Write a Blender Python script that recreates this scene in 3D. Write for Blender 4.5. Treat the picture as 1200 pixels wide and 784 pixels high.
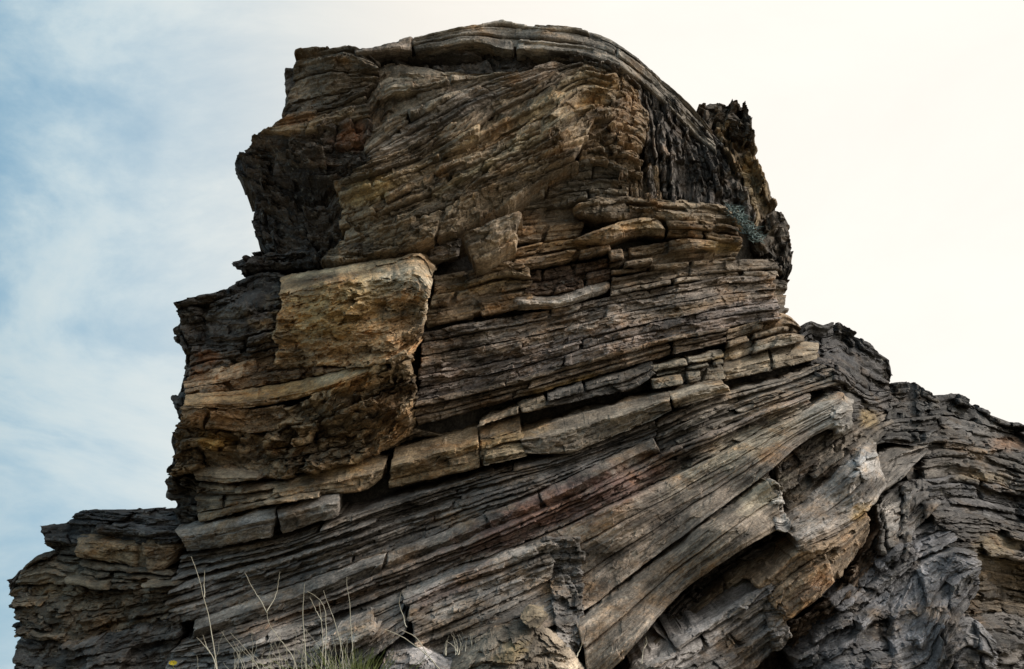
import bpy, math, random
import numpy as np

for o in list(bpy.data.objects):
    bpy.data.objects.remove(o)
SC = bpy.context.scene
COL = SC.collection

# ------------------------------------------------------------------ camera
PITCH = math.radians(18.0)
CAM = np.array([0.0, 0.0, 1.6])
F = 1667.0                                   # focal length in photo pixels (50 mm on 36 mm)
cd = bpy.data.cameras.new("camera")
cam = bpy.data.objects.new("camera", cd)
COL.objects.link(cam)
cam.location = CAM
cam.rotation_euler = (math.pi / 2 + PITCH, 0, 0)
cd.sensor_width = 36.0
cd.lens = 50.0
cd.clip_end = 5000
SC.camera = cam

# ------------------------------------------------------------------ sky and sun
SUN_DIR = np.array([0.75, 0.15, 0.65]); SUN_DIR /= np.linalg.norm(SUN_DIR)
SUN_EL = math.asin(SUN_DIR[2]); SUN_AZ = math.atan2(SUN_DIR[0], SUN_DIR[1])
w = bpy.data.worlds.new("World"); SC.world = w; w.use_nodes = True
nt = w.node_tree; nt.nodes.clear()
def N(tree, typ, **kw):
    n = tree.nodes.new(typ)
    for k, v in kw.items(): setattr(n, k, v)
    return n
out = N(nt, 'ShaderNodeOutputWorld'); bg = N(nt, 'ShaderNodeBackground')
sky = N(nt, 'ShaderNodeTexSky', sky_type='NISHITA', sun_disc=False)
sky.sun_elevation = SUN_EL; sky.sun_rotation = SUN_AZ
sky.air_density = 1.2; sky.dust_density = 0.6; sky.ozone_density = 2.0
tc = N(nt, 'ShaderNodeTexCoord')
# thin veil cloud: brighter towards the sun (forward scattering), broken by soft noise
dot = N(nt, 'ShaderNodeVectorMath', operation='DOT_PRODUCT'); dot.inputs[1].default_value = SUN_DIR.tolist()
nt.links.new(tc.outputs['Generated'], dot.inputs[0])
sep = N(nt, 'ShaderNodeSeparateXYZ'); nt.links.new(tc.outputs['Generated'], sep.inputs[0])
thick = N(nt, 'ShaderNodeMath', operation='MULTIPLY_ADD'); thick.inputs[1].default_value = -0.6; thick.inputs[2].default_value = 0.3
nt.links.new(sep.outputs['Z'], thick.inputs[0])
glow = N(nt, 'ShaderNodeMath', operation='ADD'); nt.links.new(dot.outputs['Value'], glow.inputs[0]); nt.links.new(thick.outputs[0], glow.inputs[1])
phase = N(nt, 'ShaderNodeMapRange', interpolation_type='SMOOTHSTEP')
phase.inputs['From Min'].default_value = 0.12; phase.inputs['From Max'].default_value = 0.52
phase.inputs['To Min'].default_value = 6.4; phase.inputs['To Max'].default_value = 12.0
nt.links.new(glow.outputs[0], phase.inputs['Value'])
mp = N(nt, 'ShaderNodeMapping'); mp.inputs['Scale'].default_value = (1.6, 1.6, 3.2); mp.inputs['Location'].default_value = (0.9, 0.4, 0.25)
nt.links.new(tc.outputs['Generated'], mp.inputs['Vector'])
cn = N(nt, 'ShaderNodeTexNoise'); cn.inputs['Scale'].default_value = 2.3; cn.inputs['Detail'].default_value = 9; cn.inputs['Roughness'].default_value = 0.6
cn.inputs['Distortion'].default_value = 0.4
nt.links.new(mp.outputs['Vector'], cn.inputs['Vector'])
cov = N(nt, 'ShaderNodeMapRange'); cov.inputs['From Min'].default_value = 0.42; cov.inputs['From Max'].default_value = 0.6
cov.inputs['To Min'].default_value = 0.72; cov.inputs['To Max'].default_value = 1.0
nt.links.new(cn.outputs['Fac'], cov.inputs['Value'])
ph2 = N(nt, 'ShaderNodeMapRange', interpolation_type='SMOOTHSTEP')
ph2.inputs['From Min'].default_value = 0.18; ph2.inputs['From Max'].default_value = 0.42
nt.links.new(glow.outputs[0], ph2.inputs['Value'])
cmax = N(nt, 'ShaderNodeMix', data_type='FLOAT')
nt.links.new(ph2.outputs['Result'], cmax.inputs[0]); nt.links.new(cov.outputs['Result'], cmax.inputs[2]); cmax.inputs[3].default_value = 0.93
vcol = N(nt, 'ShaderNodeMix', data_type='RGBA')
vlow = N(nt, 'ShaderNodeMix', data_type='RGBA'); vlow.inputs[6].default_value = (0.45, 0.80, 1.06, 1); vlow.inputs[7].default_value = (0.92, 1.08, 1.13, 1)
vfac = N(nt, 'ShaderNodeMapRange', interpolation_type='SMOOTHSTEP'); vfac.inputs['From Min'].default_value = .40; vfac.inputs['From Max'].default_value = .70
nt.links.new(cn.outputs['Fac'], vfac.inputs['Value']); nt.links.new(vfac.outputs['Result'], vlow.inputs[0]); nt.links.new(vlow.outputs[2], vcol.inputs[6])
vcol.inputs[6].default_value = (0.69, 1.0, 1.15, 1); vcol.inputs[7].default_value = (1.0, 0.952, 0.868, 1)
nt.links.new(ph2.outputs['Result'], vcol.inputs[0])
vs = N(nt, 'ShaderNodeVectorMath', operation='SCALE')
cvar = N(nt, 'ShaderNodeMapRange'); nt.links.new(cn.outputs['Fac'], cvar.inputs['Value'])
for k_, v_ in zip(('From Min', 'From Max', 'To Min', 'To Max'), (.3, .7, .97, 1.05)): cvar.inputs[k_].default_value = v_
pm = N(nt, 'ShaderNodeMath', operation='MULTIPLY'); nt.links.new(phase.outputs['Result'], pm.inputs[0]); nt.links.new(cvar.outputs['Result'], pm.inputs[1])
nt.links.new(vcol.outputs[2], vs.inputs[0]); nt.links.new(pm.outputs[0], vs.inputs['Scale'])
mixs = N(nt, 'ShaderNodeMix', data_type='RGBA')
nt.links.new(cmax.outputs[0], mixs.inputs[0]); nt.links.new(sky.outputs['Color'], mixs.inputs[6]); nt.links.new(vs.outputs['Vector'], mixs.inputs[7])
nt.links.new(mixs.outputs[2], bg.inputs['Color']); bg.inputs['Strength'].default_value = 0.09
nt.links.new(bg.outputs[0], out.inputs[0])

sd = bpy.data.lights.new("sun", 'SUN'); sd.energy = 3.5; sd.angle = math.radians(12); sd.color = (1.0, 0.95, 0.88)
so = bpy.data.objects.new("sun", sd); COL.objects.link(so)
from mathutils import Vector, Matrix
so.rotation_euler = Vector(SUN_DIR.tolist()).to_track_quat('Z', 'Y').to_euler()
SC.view_settings.view_transform = 'Standard'; SC.view_settings.look = 'None'
SC.view_settings.exposure = 0.0; SC.view_settings.gamma = 1.0

# ------------------------------------------------------------------ numeric helpers
rng = np.random.default_rng(7)
PERM = rng.permutation(256); PERM = np.concatenate([PERM, PERM, PERM])
GR = rng.normal(size=(256, 3)); GR /= np.linalg.norm(GR, axis=1)[:, None]
def perlin(x, y, z):
    x, y, z = np.broadcast_arrays(x, y, z)
    xi = np.floor(x).astype(np.int64); yi = np.floor(y).astype(np.int64); zi = np.floor(z).astype(np.int64)
    xf, yf, zf = x - xi, y - yi, z - zi
    xi &= 255; yi &= 255; zi &= 255
    u = xf * xf * xf * (xf * (xf * 6 - 15) + 10); v = yf * yf * yf * (yf * (yf * 6 - 15) + 10); ww = zf * zf * zf * (zf * (zf * 6 - 15) + 10)
    def g(a, b, c):
        h = PERM[PERM[PERM[xi + a] + yi + b] + zi + c]
        gv = GR[h]
        return gv[..., 0] * (xf - a) + gv[..., 1] * (yf - b) + gv[..., 2] * (zf - c)
    x00 = g(0, 0, 0) * (1 - u) + g(1, 0, 0) * u; x10 = g(0, 1, 0) * (1 - u) + g(1, 1, 0) * u
    x01 = g(0, 0, 1) * (1 - u) + g(1, 0, 1) * u; x11 = g(0, 1, 1) * (1 - u) + g(1, 1, 1) * u
    return ((x00 * (1 - v) + x10 * v) * (1 - ww) + (x01 * (1 - v) + x11 * v) * ww) * 1.6
def fbm(x, y, z, octv=4, gain=0.5):
    a, s, t = 1.0, 0.0, 0.0
    for i in range(octv):
        s = s + a * perlin(x, y, z + 17.3 * i); t += a
        a *= gain; x = x * 2.03; y = y * 2.03
    return s / t
def h2(a, b, seed):
    n = (a * 374761393 + b * 668265263 + seed * 974711) & 0x7fffffff
    n = ((n ^ (n >> 13)) * 1274126177) & 0x7fffffff
    return ((n ^ (n >> 16)) & 0xffff) / 65535.0
def facets(u, v, seed, tilt=1.0):
    """Angular fracture facets: nearest jittered site gives a tilted plane.  Returns about -1..1."""
    ui = np.floor(u).astype(np.int64); vi = np.floor(v).astype(np.int64)
    best = np.full(u.shape, 1e9); val = np.zeros(u.shape); sec = np.full(u.shape, 1e9)
    for a in (-1, 0, 1):
        for b in (-1, 0, 1):
            cx, cy = ui + a, vi + b
            sx = cx + h2(cx, cy, seed); sy = cy + h2(cx, cy, seed + 1)
            dx, dy = u - sx, v - sy
            d = dx * dx + dy * dy
            f = (h2(cx, cy, seed + 2) - 0.5) * 1.2 + tilt * ((h2(cx, cy, seed + 3) - 0.5) * 1.6 * dx + (h2(cx, cy, seed + 4) - 0.5) * 1.6 * dy)
            m = d < best
            sec = np.where(m, best, np.minimum(sec, d))
            val = np.where(m, f, val); best = np.where(m, d, best)
    edge = np.sqrt(sec) - np.sqrt(best)
    return val, edge

def rays(px, py):
    u = (px - 600.0) / F; v = (392.0 - py) / F
    dx = u; dy = math.cos(PITCH) - v * math.sin(PITCH); dz = math.sin(PITCH) + v * math.cos(PITCH)
    return dx / dy, dz / dy
def at(px, py, y):
    """World point at horizontal distance y that stands on the sight line of a photo point."""
    a, b = rays(np.asarray(px, float), np.asarray(py, float))
    return np.stack([a * y, np.broadcast_to(y, np.shape(a)) * 1.0, CAM[2] + b * y], -1)

# how far away the rock face stands (metres), measured points of the face
DEPTH = np.array([
 (300,790,9.7),(450,790,9.5),(600,790,9.3),(750,790,9.6),(220,720,10.2),(400,650,10.1),(600,620,10.1),(700,600,10.2),
 (500,540,10.4),(300,600,10.3),(800,500,10.6),(900,470,10.9),(980,440,11.3),(980,490,11.0),(900,560,10.6),(860,640,10.1),(1000,560,10.7),
 (450,440,10.4),(250,480,10.7),(205,420,11.3),(205,560,11.1),(220,370,11.3),(300,380,10.7),(400,350,10.4),(500,350,10.5),(600,420,10.6),(700,400,10.7),
 (800,380,10.9),(900,370,11.4),(920,330,11.8),(600,320,10.8),(700,280,11.0),(800,270,11.2),(870,280,11.6),(925,290,12.2),
 (500,280,10.7),(450,220,10.8),(550,180,10.9),(640,150,11.0),(720,180,11.2),(760,200,11.5),(820,200,11.9),(880,190,12.4),(920,250,12.6),(860,130,12.6),
 (500,120,11.1),(600,90,11.25),(700,80,11.4),(600,30,11.8),(500,45,11.6),(700,40,11.9),(780,100,12.1),(830,150,12.4),
 (400,90,11.4),(340,90,11.9),(350,150,11.3),(285,190,11.8),(310,260,11.7),(370,250,11.3),(300,300,11.5),
 (60,620,11.8),(120,640,11.2),(200,640,10.9),(20,700,11.7),(100,720,11.0),(180,720,10.6),(20,790,11.3),(120,790,10.4),
 (1000,400,12.6),(1040,430,12.8),(1060,460,13.2),(1130,470,13.6),(1200,500,14.0),(1080,520,12.4),(1130,560,12.6),(1200,580,13.0),(1200,680,12.4),(1200,790,11.8),
 (1060,560,11.4),(1080,600,11.4),(1040,650,10.9),(960,720,10.4),(1000,790,10.0),(1100,740,10.6),(1130,660,11.0),(1150,790,10.6),(950,640,10.4)], float)
def depth(px, py):
    sh = np.shape(px); p = np.ravel(px); q = np.ravel(py)
    o = np.zeros(p.size)
    for i in range(0, p.size, 40000):
        d2 = (p[i:i+40000, None] - DEPTH[:, 0]) ** 2 + (q[i:i+40000, None] - DEPTH[:, 1]) ** 2
        wt = 1.0 / (d2 + 900.0) ** 1.7
        o[i:i+40000] = (wt * DEPTH[:, 2]).sum(1) / wt.sum(1)
    return o.reshape(sh)

_DX, _DY = np.arange(-60, 1301, 6.0), np.arange(-20, 861, 6.0)
_DG = depth(*np.meshgrid(_DX, _DY))
def depth(px, py):
    u = np.clip((px + 60) / 6, 0, len(_DX) - 1.001); v = np.clip((py + 20) / 6, 0, len(_DY) - 1.001)
    i = u.astype(int); j = v.astype(int); a = u - i; b = v - j
    return (_DG[j, i] * (1 - a) + _DG[j, i + 1] * a) * (1 - b) + (_DG[j + 1, i] * (1 - a) + _DG[j + 1, i + 1] * a) * b

class Line:
    """A bedding line: smooth polyline, parameter 0..1 along its length."""
    def __init__(self, pts):
        p = np.array(pts, float)
        d = np.concatenate([[0], np.cumsum(np.hypot(*np.diff(p, axis=0).T))])
        self.len = d[-1]
        if len(p) > 2:
            m = np.gradient(p, d, axis=0)
            tt = np.linspace(0, d[-1], 260); k = np.clip(np.searchsorted(d, tt, 'right') - 1, 0, len(p) - 2)
            hh = d[k + 1] - d[k]; s = ((tt - d[k]) / hh)[:, None]; hh = hh[:, None]
            p = ((2*s**3-3*s**2+1)*p[k] + (s**3-2*s**2+s)*hh*m[k] + (-2*s**3+3*s**2)*p[k+1] + (s**3-s**2)*hh*m[k+1])
            d = tt
        self.p, self.d = p, d / d[-1]
    def __call__(self, t):
        return np.interp(t, self.d, self.p[:, 0]), np.interp(t, self.d, self.p[:, 1])

# ------------------------------------------------------------------ materials
def rock_material(name, grain=1.0, strength=0.6):
    m = bpy.data.materials.new(name); m.use_nodes = True
    t = m.node_tree; t.nodes.clear()
    L = t.links.new
    o = N(t, 'ShaderNodeOutputMaterial'); b = N(t, 'ShaderNodeBsdfPrincipled')
    b.inputs['Roughness'].default_value = 0.86; b.inputs['Specular IOR Level'].default_value = 0.25
    L(b.outputs[0], o.inputs[0])
    col = N(t, 'ShaderNodeAttribute', attribute_name='rock_tint')
    bed = N(t, 'ShaderNodeAttribute', attribute_name='bed_coord')
    geo = N(t, 'ShaderNodeNewGeometry')
    def mapping(sc, src):
        k = N(t, 'ShaderNodeMapping'); k.inputs['Scale'].default_value = sc; L(src, k.inputs['Vector']); return k.outputs[0]
    def noise(vec, sc, det, rough=0.6):
        k = N(t, 'ShaderNodeTexNoise'); k.inputs['Scale'].default_value = sc; k.inputs['Detail'].default_value = det; k.inputs['Roughness'].default_value = rough
        L(vec, k.inputs['Vector']); return k.outputs['Fac']
    def rngm(v, a, bb, c, d):
        k = N(t, 'ShaderNodeMapRange'); L(v, k.inputs['Value'])
        for i, x in zip(('From Min', 'From Max', 'To Min', 'To Max'), (a, bb, c, d)): k.inputs[i].default_value = x
        return k.outputs['Result']
    def mul(a, bb):
        k = N(t, 'ShaderNodeMath', operation='MULTIPLY'); L(a, k.inputs[0]); L(bb, k.inputs[1]); return k.outputs[0]
    streak = noise(mapping((2.2, 34, 1), bed.outputs['Vector']), 1.0, 6, 0.68)
    streak2 = noise(mapping((5, 110, 1), bed.outputs['Vector']), 1.0, 4, 0.7)
    blotch = noise(geo.outputs['Position'], 3.4, 7, 0.65)
    fine = noise(geo.outputs['Position'], 46, 6, 0.75)
    f = mul(rngm(streak, .3, .72, .72, 1.28), rngm(streak2, .3, .7, .78, 1.22))
    f = mul(f, rngm(blotch, .3, .7, .68, 1.34))
    f = mul(f, rngm(fine, .3, .7, .42, 1.62))
    f = mul(f, rngm(noise(mapping((11, 22, 1), bed.outputs['Vector']), 1.0, 8, .76), .34, .66, .5, 1.55))
    sc = N(t, 'ShaderNodeVectorMath', operation='SCALE'); L(col.outputs['Color'], sc.inputs[0]); L(f, sc.inputs['Scale'])
    vo = N(t, 'ShaderNodeTexVoronoi', feature='DISTANCE_TO_EDGE'); vo.inputs['Scale'].default_value = 1.0; vo.inputs['Randomness'].default_value = 1.0
    wv = N(t, 'ShaderNodeVectorMath', operation='ADD'); L(mapping((5, 13, 1), bed.outputs['Vector']), wv.inputs[0])
    wn = N(t, 'ShaderNodeTexNoise'); wn.inputs['Scale'].default_value = 2.2; wn.inputs['Detail'].default_value = 4; L(mapping((5, 13, 1), bed.outputs['Vector']), wn.inputs['Vector'])
    L(wn.outputs['Color'], wv.inputs[1]); L(wv.outputs[0], vo.inputs['Vector'])
    crack = rngm(vo.outputs['Distance'], .0, .035, 0, 1)
    # iron stain and grey lichen
    st = N(t, 'ShaderNodeMix', data_type='RGBA', blend_type='MULTIPLY')
    L(rngm(noise(mapping((1, 1, 1.6), geo.outputs['Position']), 2.1, 6, .68), .52, .68, 0, .75), st.inputs[0])
    L(sc.outputs[0], st.inputs[6]); st.inputs[7].default_value = (1.2, .86, .52, 1)
    li = N(t, 'ShaderNodeMix', data_type='RGBA')
    L(rngm(noise(geo.outputs['Position'], 17, 7, .72), .56, .68, 0, .62), li.inputs[0])
    L(st.outputs[2], li.inputs[6]); li.inputs[7].default_value = (.28, .26, .22, 1)
    L(li.outputs[2], b.inputs['Base Color'])
    # relief too fine for the mesh
    hs = N(t, 'ShaderNodeMath', operation='MULTIPLY_ADD'); L(streak2, hs.inputs[0]); hs.inputs[1].default_value = .9; L(fine, hs.inputs[2])
    hb = N(t, 'ShaderNodeMath', operation='MULTIPLY_ADD'); L(noise(geo.outputs['Position'], 140 * grain, 4, .7), hb.inputs[0]); hb.inputs[1].default_value = .35; L(hs.outputs[0], hb.inputs[2])
    hc = N(t, 'ShaderNodeMath', operation='MULTIPLY_ADD'); L(crack, hc.inputs[0]); hc.inputs[1].default_value = .55; L(hb.outputs[0], hc.inputs[2]); hb = hc
    bm = N(t, 'ShaderNodeBump'); bm.inputs['Strength'].default_value = strength; bm.inputs['Distance'].default_value = .022
    L(hb.outputs[0], bm.inputs['Height']); L(bm.outputs[0], b.inputs['Normal'])
    return m
ROCK = rock_material("layered_rock")

def simple_material(name, c1, c2, scale=30, rough=.8):
    m = bpy.data.materials.new(name); m.use_nodes = True
    t = m.node_tree; b = t.nodes['Principled BSDF']; b.inputs['Roughness'].default_value = rough
    b.inputs['Specular IOR Level'].default_value = .2
    g = N(t, 'ShaderNodeNewGeometry'); n = N(t, 'ShaderNodeTexNoise'); n.inputs['Scale'].default_value = scale; n.inputs['Detail'].default_value = 5
    t.links.new(g.outputs['Position'], n.inputs['Vector'])
    r = N(t, 'ShaderNodeValToRGB'); r.color_ramp.elements[0].color = (*c1, 1); r.color_ramp.elements[1].color = (*c2, 1)
    r.color_ramp.elements[0].position = .35; r.color_ramp.elements[1].position = .65
    t.links.new(n.outputs['Fac'], r.inputs[0]); t.links.new(r.outputs[0], b.inputs['Base Color'])
    return m

# ------------------------------------------------------------------ object helpers
def make_mesh(name, verts, faces, mat, parent=None, tint=None, bed=None, smooth=False):
    me = bpy.data.meshes.new(name)
    verts = np.asarray(verts, np.float32); faces = np.asarray(faces, np.int32)
    me.vertices.add(len(verts)); me.vertices.foreach_set('co', verts.ravel())
    k = faces.shape[1]
    me.loops.add(faces.size); me.loops.foreach_set('vertex_index', faces.ravel())
    me.polygons.add(len(faces)); me.polygons.foreach_set('loop_start', np.arange(0, faces.size, k, dtype=np.int32))
    me.polygons.foreach_set('use_smooth', np.full(len(faces), smooth, dtype=bool))
    if tint is not None:
        a = me.attributes.new('rock_tint', 'FLOAT_COLOR', 'POINT')
        a.data.foreach_set('color', np.concatenate([tint, np.ones((len(tint), 1))], 1).astype(np.float32).ravel())
    if bed is not None:
        a = me.attributes.new('bed_coord', 'FLOAT_VECTOR', 'POINT'); a.data.foreach_set('vector', bed.astype(np.float32).ravel())
    me.update(calc_edges=True)
    me.materials.append(mat)
    ob = bpy.data.objects.new(name, me); COL.objects.link(ob)
    if parent is not None: ob.parent = parent
    return ob
def tag(o, label, cat, group=None, kind=None):
    o['label'] = label; o['category'] = cat
    if group: o['group'] = group
    if kind: o['kind'] = kind
    return o
def thing(name, label, cat, group=None):
    o = bpy.data.objects.new(name, None); COL.objects.link(o)
    return tag(o, label, cat, group)
def grid_faces(r, c):
    i = np.arange(r * c).reshape(r, c)
    return np.stack([i[:-1, :-1], i[:-1, 1:], i[1:, 1:], i[1:, :-1]], -1).reshape(-1, 4)

# mineral stains with a place of their own, and pale patches painting a lit block top: (x, y, rx, ry, tilt, colour, strength)
STAINS_AND_LIT = [
 (385,368,80,36,-8,(.46,.30,.13),.9),(430,335,60,18,-8,(.46,.33,.17),.8),(470,324,46,15,-10,(.50,.43,.32),.75),(494,352,20,32,10,(.48,.42,.32),.7),(400,316,80,5,-9,(.52,.40,.25),.8),  # pale top streaks put the orange block's lit top into the colour
 (350,455,95,13,-8,(.46,.28,.12),.9),(400,440,45,9,-12,(.48,.38,.24),.9),(262,487,38,14,0,(.34,.20,.10),.8),(255,518,26,13,10,(.46,.26,.07),.9),
 (240,420,20,10,0,(.3,.13,.06),.7),(232,440,14,8,0,(.34,.15,.06),.7),(410,160,22,13,-10,(.30,.14,.07),.8),(340,140,40,7,-8,(.33,.19,.10),.7),
 (435,223,36,17,-14,(.45,.33,.17),.95),(600,170,130,9,-31,(.40,.32,.2),.5),(560,200,90,5,-28,(.46,.38,.25),.5),(640,120,60,9,-35,(.45,.35,.21),.6),
 (700,110,40,14,-30,(.34,.21,.09),.85),(735,150,22,40,0,(.26,.15,.07),.6),(650,270,60,12,-5,(.33,.21,.11),.6),(740,262,40,9,-4,(.36,.27,.16),.8),
 (660,285,60,8,-8,(.38,.23,.10),.6),(560,335,60,10,-12,(.32,.24,.13),.6),(850,290,28,9,4,(.40,.26,.10),.7),(810,362,90,6,-12,(.36,.24,.13),.5),
 (880,410,60,5,-14,(.42,.27,.10),.7),(900,405,50,6,-14,(.44,.42,.38),.6),(660,450,50,4,-16,(.42,.27,.1),.7),(590,515,70,7,-14,(.40,.26,.12),.6),
 (400,550,60,7,-14,(.40,.27,.13),.8),(300,610,60,4,-12,(.36,.34,.32),.5),(640,600,130,26,-24,(.22,.13,.11),.7),(720,580,80,20,-26,(.24,.14,.11),.6),
 (880,520,110,22,-28,(.42,.36,.27),.8),(960,490,30,26,-30,(.46,.43,.38),.7),(890,580,34,18,-40,(.44,.38,.28),.8),(530,690,70,12,-24,(.24,.15,.12),.5),
 (350,720,110,6,-18,(.24,.15,.09),.7),(960,640,40,20,-40,(.36,.25,.16),.6),(1010,600,22,10,-40,(.5,.33,.13),.8),(1010,545,20,22,0,(.46,.46,.46),.6),
 (950,690,36,10,-40,(.26,.15,.09),.5),(880,195,12,20,-15,(.34,.23,.10),.7),(885,225,22,24,0,(.26,.19,.10),.4),(130,650,45,12,4,(.30,.22,.13),.6),
 (80,690,60,14,0,(.27,.20,.12),.5),(1180,520,26,10,0,(.36,.2,.11),.5),(1150,560,40,8,0,(.30,.22,.12),.5),(1170,640,30,20,0,(.28,.20,.10),.5),
 (1020,490,14,12,0,(.46,.33,.16),.6),(600,765,30,12,-30,(.34,.25,.12),.5),
]
ST = [(x, y, rx, ry, math.radians(a), np.array(c), s) for x, y, rx, ry, a, c, s in STAINS_AND_LIT]

def lerp(a, b, t): return a + (b - a) * t
STEP_T, STEP_S = 1.4, 1.05
SEED = [100]
PIECES = []

def piece(name, parent, bot, top, t0, t1, s0, s1, off, tint, E, rough, lam, fac, rnd, wob, slump=0.0, step=1.0, back=1.0, mat=ROCK, crumb=0.0, jig=0.0, lamamp=1.0, warp=.9, tilt=0.0, lip=None):
    """One slab of rock between two bedding lines: weathered front, real top, underside and ends."""
    SEED[0] += 7; sd = SEED[0]
    R = np.random.default_rng(sd)
    tm, sm = (t0 + t1) / 2, (s0 + s1) / 2
    L = lerp(bot.len, top.len, sm) * (t1 - t0)
    tt = np.linspace(t0, t1, 9)
    bx, by = bot(tt); ux, uy = top(tt)
    TH = float(np.median(np.hypot(ux - bx, uy - by))) * (s1 - s0)
    nt = int(max(5, L / (STEP_T * step))) + 1; ns = int(max(4, TH / (STEP_S * step))) + 1
    tb = np.array([.03, .08, .15, .24, .4, 1.0]) * back
    ntop = np.array([.03, .08, .16, .3, 1.0]) * back; nbot = np.array([.04, .1, .2, 1.0]) * back
    kb, ku, ke = len(nbot), len(ntop), len(tb)
    tv = np.concatenate([np.zeros(ke), np.linspace(0, 1, nt), np.ones(ke)])
    sv = np.concatenate([np.zeros(kb), np.linspace(0, 1, ns), np.ones(ku)])
    bt = np.concatenate([tb[::-1], np.zeros(nt), tb]); bs = np.concatenate([nbot[::-1], np.zeros(ns), ntop])
    T, S = np.meshgrid(tv, sv); BT, BS = np.meshgrid(bt, bs)
    BK = np.maximum(BT, BS)
    tpx = (t0 + T * (t1 - t0)) * lerp(bot.len, top.len, sm); spx = S * TH
    z = sd * 3.71
    # uneven slab outline: chipped edges, skewed ends
    lo = wob * np.clip(.5 + fbm(tpx / 34, 0 * T, z, 3) * 1.4 + .5 * (facets(tpx / 17, 0 * T + .5, sd)[0]), 0, 1.6)
    hi = wob * np.clip(.4 + fbm(tpx / 34, 0 * T, z + 9, 3) * 1.4 + .5 * (facets(tpx / 19, 0 * T + .5, sd + 5)[0]), 0, 1.6)
    S2 = (lo + S * (TH - lo - hi)) / TH
    skl, skr = np.clip(R.normal(0, .25, 2) * TH, -6, 6)
    ej = 2.0 + 1.7 * jig
    el = (skl * (S - .5) + ej * (1.1 * facets(spx / 13 + .3, 0 * T + .5, sd + 8, .6)[0] + .25 * fbm(spx / 9, 0 * T, z + 1, 2) + R.uniform(-.2, .9)))
    er = (skr * (S - .5) - ej * (1.1 * facets(spx / 13 + .3, 0 * T + .5, sd + 9, .6)[0] + .25 * fbm(spx / 9, 0 * T, z + 3, 2) + R.uniform(-.2, .9)))
    lim = .3 * L
    el = np.clip(el, -lim, lim); er = np.clip(er, -lim, lim)
    T2 = t0 + (t1 - t0) * (T + (el * (1 - T) + er * T) / max(L, 1))
    SS = s0 + S2 * (s1 - s0)
    b_x, b_y = bot(T2); u_x, u_y = top(T2)
    ext = T2 - np.clip(T2, 0, 1)
    px = b_x + (u_x - b_x) * SS + ext * L; py = b_y + (u_y - b_y) * SS
    wx = fbm(px / 26, py / 26, 3.3, 3); wy = fbm(px / 26, py / 26, 8.8, 3)
    px = px + wx * (warp + jig); py = py + wy * (warp + jig)
    if jig: 
        fx, _ = facets(px / 17, py / 17, 11, .5); fy, _ = facets(px / 17, py / 17, 31, .5)
        px = px + fx * jig * .9; py = py + fy * jig * .9
    # recess of the face, metres
    e0 = S * TH; e1 = (1 - S) * TH; f0 = T * L; f1 = (1 - T) * L
    r = 0
    for e, amt in ((e0, .7), (e1, 1.0), (f0, .8), (f1, .8)):
        wdt = np.minimum(rnd, .45 * TH + 1)
        r = r + amt * .016 * wdt * np.clip(1 - e / wdt, 0, 1) ** 2
    # laminae: thin sheets broken off at different lengths
    nl = max(1, int(round(TH / lam)))
    wl = S * nl + .25 * fbm(tpx / 70, S * 2, z + 4, 2)
    li = np.floor(wl).astype(np.int64)
    ll = 45 + 110 * h2(li, li * 0 + 3, sd)
    cell = np.floor(tpx / ll + 7 * h2(li, li * 0 + 9, sd)).astype(np.int64)
    lr = h2(li, cell, sd + 2)
    lr = lr ** 1.5 * .062 + .045 * (h2(li, li * 0, sd + 6) - .3) + .02 * perlin(tpx / 55, li * 3.1, z)
    if nl > 1: r = r + lamamp * lr
    fr = wl - np.floor(wl)
    if nl > 1: r = r + lamamp * .016 * np.clip(1 - fr / .22, 0, 1)        # open parting between sheets
    # fracture facets and weathered relief
    fa, ed = facets(tpx / 44 + z, spx / 17 + wx * .5, sd + 20); fb, ed2 = facets(tpx / 15 + z, spx / 7.5, sd + 40)
    r = r - fac * (.05 * fa + .022 * fb)
    if crumb:
        fc, ec = facets(tpx / 38 + wx * .5 + z, spx / 15 + wy * .5, sd + 77, 1.5); fd, ee = facets(px / 10 + py / 25, py / 7 + wx, 99, 1.6)
        fe, _ = facets(px / 48 + wx, py / 34 + wy, 55, 1.8)
        r = r - crumb * (.06 * fc + .016 * fd + .06 * fe) + crumb * (.02 * np.clip(1 - ec / .09, 0, 1) * (wx > -.05))
    r = r - rough * (.06 * fbm(tpx / 70, spx / 26, z, 4) + .022 * fbm(tpx / 8, spx / 4.2, z, 3))
    r = r - rough * .05 * fbm(px / 55, py / 40, 5.5, 4)
    o0, o1 = off
    offv = lerp(o0, o1, SS)
    y = depth(px, py) - offv - (slump + tilt) * (T - .5)
    if lip:                                   # sloping upper surface of a ledge
        q, k = lip
        qq = q + .1 * fbm(tpx / 40, 0 * T, z + 12, 3)
        up = np.clip((S - qq) / (1 - qq), 0, 1)
        y = y + k * up * (1 - q) * TH / 167 - .5 * k * np.clip(1 - S / qq, 0, 1) * 0
        r = np.where(up > 0, r * .45 + .55 * r.mean(), r)
    P = at(px, py, y)
    ev = np.array([0, 1.0, E]); 
    rr = r + BK * (1 + .12 * fbm(tpx / 30, spx / 30, z + 2, 2))
    rr = np.where(BK > 0, rr + .02 * perlin(tpx / 8, BK * 12, z), rr)
    P = P + rr[..., None] * ev
    rgh = np.where(BK > 0, .035, 0.0) * np.clip(BK * 12, 0, 1)
    P[..., 0] += rgh * fbm(P[..., 1] * 7, P[..., 2] * 7, z + 30, 3); P[..., 2] += rgh * fbm(P[..., 1] * 7, P[..., 0] * 7, z + 34, 3)
    # ends and undersides converge a little so neighbouring blocks do not share planes
    P[..., 0] += np.where(BT > 0, (T - .5) * -.16 * BT, 0)
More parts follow.
